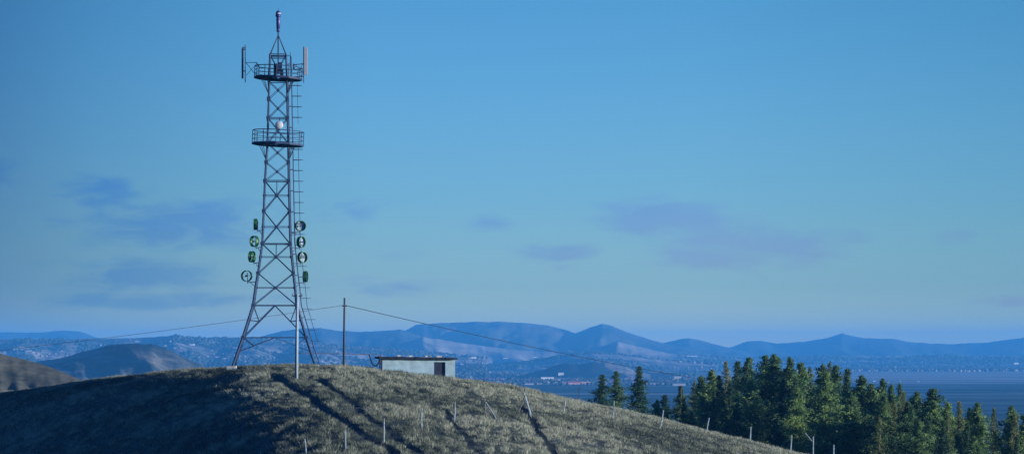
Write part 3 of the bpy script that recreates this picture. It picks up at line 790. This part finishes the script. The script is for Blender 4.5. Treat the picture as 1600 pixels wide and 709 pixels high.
TR = [ # kind, px, s_top, D, wide, description
 ('spruce',941,585,425,1.6,'small dark conifer with thin top, leftmost of the three at the grove\'s left'),
 ('spruce',966,580,430,1.5,'small dark conifer in the middle of the three left of the grove'),
 ('spruce',999,572,415,1.3,'slender spire-topped conifer standing alone, tallest of the three left of the grove'),
 ('spruce',1038,617,420,1.9,'low bushy dark conifer in the gap between the lone spire and the grove'),
 ('spruce',1062,603,405,1.5,'small pointed conifer right of the low bushy one at the grove\'s left end'),
 ('larch',1084,596,402,1.1,'small yellow-green larch at the left end of the grove'),
 ('pine',1096,588,396,1.2,'dark pine just right of the small yellow-green larch'),
 ('pine',1114,579,392,1.2,'dull green pine left of the tall brownish larch'),
 ('larch',1132,565,388,1.0,'tall brownish golden larch topping the left part of the grove'),
 ('spruce',1153,565,384,1.1,'dark narrow conifer just right of the brownish golden larch'),
 ('pine',1172,559,380,1.0,'green pine with a rounded spire left of the highest treetops'),
 ('pine',1192,556,372,1.0,'highest dark green pine, left one of the pair at the grove\'s peak'),
 ('pine',1210,555,366,1.25,'broad sunlit green pine at the grove\'s peak, right one of the pair'),
 ('pine',1236,560,362,1.05,'sunlit green pine right of the peak pair, separated by a dark notch'),
 ('pine',1251,567,364,1.0,'mid green pine with flat top next right of the notch'),
 ('larch',1267,574,368,.9,'pale golden larch top peeking between green pines right of the peak'),
 ('pine',1281,571,356,1.0,'narrow green pine left of the golden-tipped larch'),
 ('larch',1297,566,358,.8,'thin golden-tipped larch over the big front pine'),
 ('pine',1291,583,318,1.15,'big bright yellow-green pine in the front row with its whole crown lit'),
 ('pine',1303,572,352,1.0,'green pine right behind the big bright front pine'),
 ('spruce',1326,577,350,1.1,'dark green conifer with clear round-shouldered top right of the golden tip'),
 ('pine',1346,588,340,1.1,'olive green pine with pale bare lower trunk in the front row'),
 ('pine',1364,600,338,1.1,'green pine in the dip left of the pointed twin tops'),
 ('pine',1378,593,342,.8,'pointed green pine, left one of two spikes over the fields'),
 ('pine',1389,602,336,.9,'short green pine between the two spikes'),
 ('spruce',1405,599,346,.75,'thin pointed dark conifer, right one of two spikes over the fields'),
 ('larch',1414,612,332,.9,'brownish thin larch just below the right spike'),
 ('pine',1430,613,330,1.1,'dull green pine left of the wide rounded pine'),
 ('pine',1455,608,326,1.45,'wide rounded dark pine standing out over the blue fields'),
 ('pine',1481,629,320,1.1,'mid green pine right beside the wide rounded pine'),
 ('larch',1500,627,318,1.0,'golden yellow larch reaching down to the bottom edge'),
 ('pine',1516,638,322,1.0,'dark pine between the golden larch and the pointed green top'),
 ('pine',1533,630,316,1.0,'pointed green pine between the two right-hand golden larches'),
 ('larch',1557,638,314,.9,'rusty golden larch near the right edge'),
 ('pine',1577,635,312,1.0,'green pine right of the rusty larch near the right edge'),
 ('larch',1588,646,306,.8,'small orange-brown larch in front of the last green pines'),
 ('pine',1603,648,310,1.1,'dark pine cut by the right edge of the picture')]
for kind, px, s, D, wide, lab in TR:
    place_tree(kind, px, s, D, lab, 'conifers of the grove right of the hill', wide)
random.seed(91)
tops = sorted([(t[1], t[2]) for t in TR if t[1] > 1050])
for k in range(60):
    px = random.uniform(1095, 1640) if k > 6 else random.uniform(1020, 1110)
    st = float(np.interp(px, [q[0] for q in tops], [q[1] for q in tops]))+random.uniform(14, 60)
    D = float(np.interp(px, [1000, 1250, 1640], [395, 350, 305]))+random.uniform(-35, 22)
    kind = random.choices(['pine', 'spruce', 'larch'], [5, 4, 1.3])[0]
    lab = {'pine': 'green pine packed inside the grove below the skyline tops, partly hidden by neighbours',
           'spruce': 'dark spruce packed inside the grove below the skyline tops, partly hidden by neighbours',
           'larch': 'yellowish larch packed inside the grove below the skyline tops, partly hidden by neighbours'}[kind]
    place_tree(kind, px, st, D, lab, {'pine': 'inner pines of the grove', 'spruce': 'inner spruces of the grove', 'larch': 'inner larches of the grove'}[kind], 1.2)
for kk in PROTO.values():
    for p in kk:
        if not p['used']: bpy.data.objects.remove(p['crown']); bpy.data.objects.remove(p['trunk'])

# ------------------------------------------------------------------ town and far houses
WC = {'white': pmat('white_render', (.75,.74,.72), .8, 0, .08, .3), 'pale': pmat('pale_render', (.45,.44,.46), .8, 0, .1, .3), 'pink': pmat('salmon_render', (.62,.34,.30), .8, 0, .1, .3),
      'blue': pmat('blue_cladding', (.012,.03,.10), .6, 0, .1, .3), 'brick': pmat('brick_wall', (.30,.18,.17), .9, 0, .15, .3)}
RC = {'red': pmat('red_roof', (.34,.10,.10), .8, 0, .15, .3), 'grey': pmat('grey_roof', (.16,.17,.20), .8, 0, .15, .3), 'dark': pmat('dark_roof', (.05,.06,.08), .8, 0, .15, .3), 'lilac': pmat('lilac_grey_roof', (.30,.24,.34), .8, 0, .1, .3)}
M_win = pmat('dark_window_glass', (.02,.03,.05), .2, 0, .1, 1)
def house(px, D, wpx, hpx, wc, rc, label, group=None, gable=True, windows=0, name='house', cat='house', yaw=None):
    X = (px-800)/F*D; w = wpx*D/F; h = hpx*D/F; dep = min(w*.6, 14.)
    z0 = terr(X, D)-.4; yaw = random.uniform(-.2, .2) if yaw is None else yaw
    o = empty(name, (X, D, z0), label, cat, group)
    wall_h = h*(.66 if gable else .94)+.4
    m = MB(); m.box((X, D, z0+wall_h/2), (w, dep, wall_h))
    if gable:    # gable ends belong to the wall
        for sx in (-1, 1):
            x = X+sx*(w/2-.1)
            m.raw([(x-.1, D-dep/2, z0+wall_h), (x-.1, D+dep/2, z0+wall_h), (x-.1, D, z0+h+.35), (x+.1, D-dep/2, z0+wall_h), (x+.1, D+dep/2, z0+wall_h), (x+.1, D, z0+h+.35)],
                  [(0,1,2),(3,5,4),(0,2,5,3),(1,4,5,2)])
    m.build('wall', WC[wc], o)
    m = MB(); ov = .5; ztop = z0+h+.4; zw = z0+wall_h
    if gable:
        for sy in (-1, 1):
            y1 = D+sy*(dep/2+ov); ze = zw-ov*(ztop-zw)/(dep/2)
            vs = [(X-w/2-ov, y1, ze), (X+w/2+ov, y1, ze), (X+w/2+ov, D, ztop), (X-w/2-ov, D, ztop)]
            vs2 = [(a, b, c+.25) for a, b, c in vs]
            m.raw(vs+vs2, [(0,1,2,3),(4,7,6,5),(0,4,5,1),(1,5,6,2),(2,6,7,3),(3,7,4,0)])
    else:
        m.box((X, D, zw+.003+(h*.06+.3)/2), (w+.8, dep+.8, h*.06+.3))
    m.build('roof', RC[rc], o)
    for r in range(windows):
        zc = z0+wall_h*(r+.75)/(windows+.35)
        nwin = max(2, int(w/5))
        for k in range(nwin):
            m = MB(); m.box((X-w/2+w*(k+.5)/nwin, D-dep/2-.02, zc), (w/nwin*.5, .1, wall_h/(windows+.5)*.42)); m.build('window', M_win, o)
    o.rotation_euler = (0, 0, yaw)
    return o
def Dp_(s): return 60*F/(s-HZ)
house(855,Dp_(593.5),20,5.2,'white','grey','long white block with grey roof left in the town centre','town blocks',False,0,'apartment_block','building',.05)
house(876.5,Dp_(590.5),8.5,4.5,'white','pale' if 0 else 'grey','small tall white block standing highest, at the foot of the dark hill','town blocks',False,0,'apartment_block','building',0)
house(879,Dp_(595),24,4.6,'white','grey','long low white block just right of the centre under the dark hill','town blocks',True,0,'apartment_block','building',0)
house(897,Dp_(600.5),19,5.8,'pink','red','left half of the long pink buildings, with dark red roof','town blocks',True,0,'town_hall','building',0)
house(915,Dp_(601),16,5.2,'pink','lilac','right half of the long pink buildings, with pale roof','town blocks',False,0,'town_hall','building',0)
house(827,Dp_(601),14,3.8,'pale','grey','low pale shed at the left front of the town','town blocks',True,0,'storage_shed','shed',0)
house(1034,Dp_(592),34,11,'blue','grey','large blue block beyond the conifers right of the lone spire tree','town blocks',False,2,'apartment_block','building',.03)
house(1059,Dp_(592),12,4.5,'pale','grey','narrow pale grey wing right of the large blue block','town blocks',False,0,'apartment_block','building',0)
house(1028,Dp_(601),38,5,'pale','blue' if 0 else 'dark','long pale hall in front of the large blue block','town blocks',True,0,'warehouse','building',0)
house(1061,Dp_(602),20,4.5,'pale','grey','pale hall right of the long hall, beside the conifer grove','town blocks',True,0,'warehouse','building',0)
random.seed(33)
HL = []
cname = {'white': 'white', 'pale': 'pale grey', 'pink': 'salmon', 'brick': 'brick-coloured'}
for k in range(44):
    px = random.uniform(752, 1010); s = random.uniform(592.5, 601.5)
    HL.append((px, s, random.uniform(4, 10), random.uniform(2.2, 3.6), random.choice(['white','pale','pink','brick','pale','brick']), random.choice(['red','grey','lilac','dark','lilac','red'])))
for k in range(14):
    px = random.uniform(1010, 1110); s = random.uniform(594, 602)
    HL.append((px, s, random.uniform(4, 9), random.uniform(2.2, 3.4), random.choice(['white','pale','brick']), random.choice(['red','grey','dark'])))
HL.sort(key=lambda q: q[0])
for k, (px, s, w, h, wc, rc) in enumerate(HL):
    zone = 'left outskirts of the town' if px < 810 else 'left part of the town' if px < 850 else 'town centre under the dark hill' if px < 925 else 'right of the town by lone conifers' if px < 1010 else 'town edge beside the grove'
    house(px, Dp_(s), w, h, wc, rc, '%s house with %s roof, %s' % (cname[wc], {'lilac': 'lilac grey'}.get(rc, rc), zone), '%s houses, %s roofs, %s' % (cname[wc], rc, zone))
# farms over the rolling hills, left and centre
random.seed(44)
FH = [(24,548),(45,549),(52,551),(66,547),(12,546),(160,541),(174,545),(300,556),(312,560),(325,562),(340,560),(352,563),(372,562),(385,566),(215,535),(330,548),(368,545),(300,540),(420,566),(500,568),(512,571),(548,570),(560,572),(700,566),(722,570),(740,560),(790,562),(812,566),(835,560),(650,575)]
FH += [(1420+random.uniform(-80,170), random.uniform(562,572)) for _ in range(6)]
for k, (px, s) in enumerate(FH):
    D = None
    for Dt in np.arange(6200, 11500, 60):
        X = (px-800)/F*Dt; zz = terr(X, Dt)
        if HZ+(CZ-zz)/Dt*F <= s: D = float(Dt); break
    if D is None: D = 9000.
    zone = 'far slope at the left edge' if px < 120 else 'far slopes left of the tower' if px < 380 else 'far slopes between tower and hut' if px < 600 else 'valley behind and right of the hut' if px < 900 else 'far valley right of the grove'
    col = random.choice(['white','white','pale'])
    house(px, D, random.uniform(3.5, 8), random.uniform(1.8, 2.8), col, random.choice(['grey']), '%s farmhouse, a speck on the %s' % (cname[col], zone), '%s farmhouses on the %s' % (cname[col], zone), name='farmhouse')
for px, s, w, lab in ((1366,595.5,4,'tiny white shed in the blue fields, leftmost of three'),(1406.5,595.5,3.4,'tiny white shed in the blue fields, middle of three'),(1435,596,3.6,'tiny white shed in the blue fields, rightmost of three'),(1080,566,20,'long pale greenhouse in the valley above the grove\'s left end')):
    house(px, Dp_(s) if s > 580 else 10500, w, 1.6 if w < 10 else 2.5, 'white', 'grey', lab, name='field_shed' if w < 10 else 'greenhouse', cat='shed' if w < 10 else 'greenhouse')

# far woods: hundreds of tiny crowns in belts
def wood(name, bands, mat, label, seed):
    r = np.random.default_rng(seed); Xa = []; Ya = []; Ha = []
    for (p0, p1, y0, y1, n_, h0, h1) in bands:
        px = r.uniform(p0, p1, n_*5); Y = r.uniform(y0, y1, n_*5); X = (px-800)/F*Y
        k = fbm(X/260, Y/120, seed, 3) > .52
        X, Y = X[k][:n_], Y[k][:n_]; Xa.append(X); Ya.append(Y); Ha.append(r.uniform(h0, h1, len(X)))
    X = np.concatenate(Xa); Y = np.concatenate(Ya); H = np.concatenate(Ha); Z = terr_v(X, Y)
    n = len(X); sd = 6; an = np.arange(sd)/sd*2*math.pi
    V = []; base = np.stack([X, Y, Z], -1)
    prof = [(0.02, .5), (.4, .75), (.8, .4)]
    rings = []
    for (zz, rr) in prof:
        j = r.uniform(.6, 1.3, (n, sd))
        rings.append(base[:, None, :]+np.stack([np.cos(an)[None]*rr*H[:, None]*j, np.sin(an)[None]*rr*H[:, None]*j, zz*H[:, None]+0*j], -1))
    tip = base+np.stack([0*H, 0*H, H], -1)
    V = np.concatenate([*rings, tip[:, None, :]], 1)
    nv = V.shape[1]; fs = []
    for k in range(2):
        for q in range(sd):
            a, b = k*sd+q, k*sd+(q+1) % sd; fs += [(a, b, b+sd), (a, b+sd, a+sd)]
    for q in range(sd): fs.append((2*sd+q, 2*sd+(q+1) % sd, 3*sd))
    fs = np.array(fs)[None]+(np.arange(n)*nv)[:, None, None]
    o = np_mesh(name, V.reshape(-1, 3), fs.reshape(-1, 3), mat); o['kind'] = 'stuff'; o['label'] = label; o['category'] = 'woodland'
M_fw = pmat('far_dark_wood', (.025,.04,.035), .9, 0, .3, .01)
M_fb = pmat('far_bare_birch_wood', (.14,.13,.12), .9, 0, .3, .01)
wood('distant_woodland', [(-100,760,6400,8400,4500,4,8),(560,1120,6900,9500,2600,4,8),(1060,1750,8600,10800,5000,5,10),(740,1120,5050,6300,700,3,6)], M_fw, 'dark belts of distant woodland across the valley and far slopes', 5)
wood('distant_woodland', [(-100,760,6400,8400,500,3,7),(560,1120,6900,9500,300,3,7),(1060,1750,8300,9900,900,4,9),(740,1120,5050,6300,120,3,6)], M_fb, 'pale bare belts of distant birch across the valley and far slopes', 6)

# ------------------------------------------------------------------ haze
m = bpy.data.materials.new('valley_haze'); m.use_nodes = True; nt = m.node_tree; nt.nodes.clear()
out = nt.nodes.new('ShaderNodeOutputMaterial'); pv = nt.nodes.new('ShaderNodeVolumePrincipled')
pv.inputs['Color'].default_value = HAZE_COL = (.08,.44,1.0,1); pv.inputs['Density'].default_value = .85e-4; pv.inputs['Anisotropy'].default_value = .0
nt.links.new(pv.outputs[0], out.inputs['Volume'])
hb = MB(); hb.box((0, 8400, 84), (11600, 18000, 176)); hz = hb.build('haze', m); hz['kind'] = 'stuff'; hz['label'] = 'blue haze lying over the whole valley'; hz['category'] = 'haze'

# ------------------------------------------------------------------ world
SUN_EL = 6.6; SUN_AZ = 104.0     # degrees clockwise from the viewing direction
w = bpy.data.worlds.new('World'); sc.world = w; w.use_nodes = True; nt = w.node_tree
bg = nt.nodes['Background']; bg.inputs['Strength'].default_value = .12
sky = nt.nodes.new('ShaderNodeTexSky'); sky.sky_type = 'NISHITA'; sky.sun_disc = False
sky.sun_elevation = math.radians(SUN_EL); sky.sun_rotation = math.radians(SUN_AZ)
sky.altitude = 700; sky.air_density = 1.0; sky.dust_density = .3; sky.ozone_density = 4.0
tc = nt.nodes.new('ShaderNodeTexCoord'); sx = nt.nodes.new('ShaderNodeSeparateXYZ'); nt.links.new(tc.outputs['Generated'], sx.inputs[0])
tint = nramp(nt, nmath(nt, 'MULTIPLY', sx.outputs[2], 4.0, True), [(0, (1.25,1.25,1.05)), (.035, (1.0,1.1,1.07)), (.09, (.68,.87,1.1)), (.2, (.57,.79,1.07)), (.5, (.44,.72,.90)), (1, (.34,.85,1.65))])  # last stop: sky above the view brightened and blued to fill shadows
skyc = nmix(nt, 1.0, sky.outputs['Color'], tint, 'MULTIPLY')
# clouds at real bearings in the sky
az = nmath(nt, 'ARCTAN2', sx.outputs[0], sx.outputs[1])
azm = nmath(nt, 'MULTIPLY', nmath(nt, 'ADD', az, .3), 1.6667, True)      # vignette put into the sky colour, brightest a little right of centre
vignette = nramp(nt, azm, [(0, (.33,.36,.42)), (.2, (.43,.455,.53)), (.263, (.64,.67,.70)), (.337, (.83,.84,.84)), (.42, (.97,.97,.97)), (.5, (1,1,1)), (.6, (1.02,1.02,1)), (.78, (.85,.9,.88)), (1, (.66,.75,.76))])
skyc = nmix(nt, 1.0, skyc, vignette, 'MULTIPLY'); el = nmath(nt, 'ARCSINE', sx.outputs[2])
nv = nmap(nt, tc.outputs['Generated'], (42, 42, 150)); cn = nnoise(nt, nv, 1.0, 8, .62, .6)
CL = [(150,300,75,30,.8),(290,352,150,38,1.),(60,352,90,20,.5),(230,432,120,26,.9),(250,470,180,16,.8),(545,335,60,30,.5),(600,450,80,18,.7),(620,395,60,15,.4),(1030,342,105,36,1.),(1165,388,150,38,1.),(1345,372,70,16,.6),(868,396,70,18,.9),(1500,372,50,16,.45),(1585,472,70,12,.9),(1560,514,110,7,.6),(765,350,40,14,.5),(0,275,60,25,.5),(60,425,60,22,.4)]
tot = None
for (px, s, wx, wy, amp) in CL:
    wx *= 1.15; wy *= 1.1; amp = min(1.05, amp*1.15)
    a0 = math.atan((px-800)/F); e0 = math.atan((HZ-s)/F)
    dx = nmath(nt, 'DIVIDE', nmath(nt, 'SUBTRACT', az, a0), wx/F); dy = nmath(nt, 'DIVIDE', nmath(nt, 'SUBTRACT', el, e0), wy/F)
    r2 = nmath(nt, 'ADD', nmath(nt, 'MULTIPLY', dx, dx), nmath(nt, 'MULTIPLY', dy, dy))
    g_ = nmath(nt, 'MULTIPLY', nmath(nt, 'EXPONENT', nmath(nt, 'MULTIPLY', r2, -1.0)), amp)
    tot = g_ if tot is None else nmath(nt, 'MAXIMUM', tot, g_)
cm = nmath(nt, 'MULTIPLY', nmath(nt, 'SUBTRACT', nmath(nt, 'ADD', nmath(nt, 'MULTIPLY', tot, .75), nmath(nt, 'MULTIPLY', cn, 2.0)), 1.2), 2.0, True)
cm = nmath(nt, 'MULTIPLY', cm, nmath(nt, 'MULTIPLY', tot, 1.6, True))
cloudc = nmix(nt, 1.0, skyc, nramp(nt, azm, [(.2, (.52,.70,1.04)), (.62, (.94,.81,1.03))]), 'MULTIPLY')
final = nmix(nt, nmath(nt, 'MULTIPLY', cm, 1.0, True), skyc, cloudc)
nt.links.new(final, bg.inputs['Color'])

sl = bpy.data.lights.new('sun', 'SUN'); sl.energy = 3.9; sl.angle = math.radians(.5); sl.color = (1.0, .96, .90)
so = bpy.data.objects.new('sun', sl); COL.objects.link(so)
azr, elr = math.radians(SUN_AZ), math.radians(SUN_EL)
sd = Vector((math.sin(azr)*math.cos(elr), math.cos(azr)*math.cos(elr), math.sin(elr)))
so.rotation_euler = sd.to_track_quat('Z', 'Y').to_euler(); so.location = (100, -50, 150)

# ------------------------------------------------------------------ camera
cam = bpy.data.cameras.new('camera'); co = bpy.data.objects.new('camera', cam); COL.objects.link(co)
co.location = (0, 0, CZ); co.rotation_euler = (math.radians(90), 0, 0)
cam.sensor_width = 36; cam.lens = 36*F/1600; cam.shift_y = (HZ-354.5)/1600; cam.clip_start = .5; cam.clip_end = 80000
sc.camera = co
vs = sc.view_settings; sc.display_settings.display_device = 'sRGB'; vs.view_transform = 'Standard'; vs.look = 'None'; vs.gamma = 1; vs.exposure = 1.08; vs.use_curve_mapping = False
sc.render.engine = 'CYCLES'; sc.render.resolution_x = 1024; sc.render.resolution_y = 453
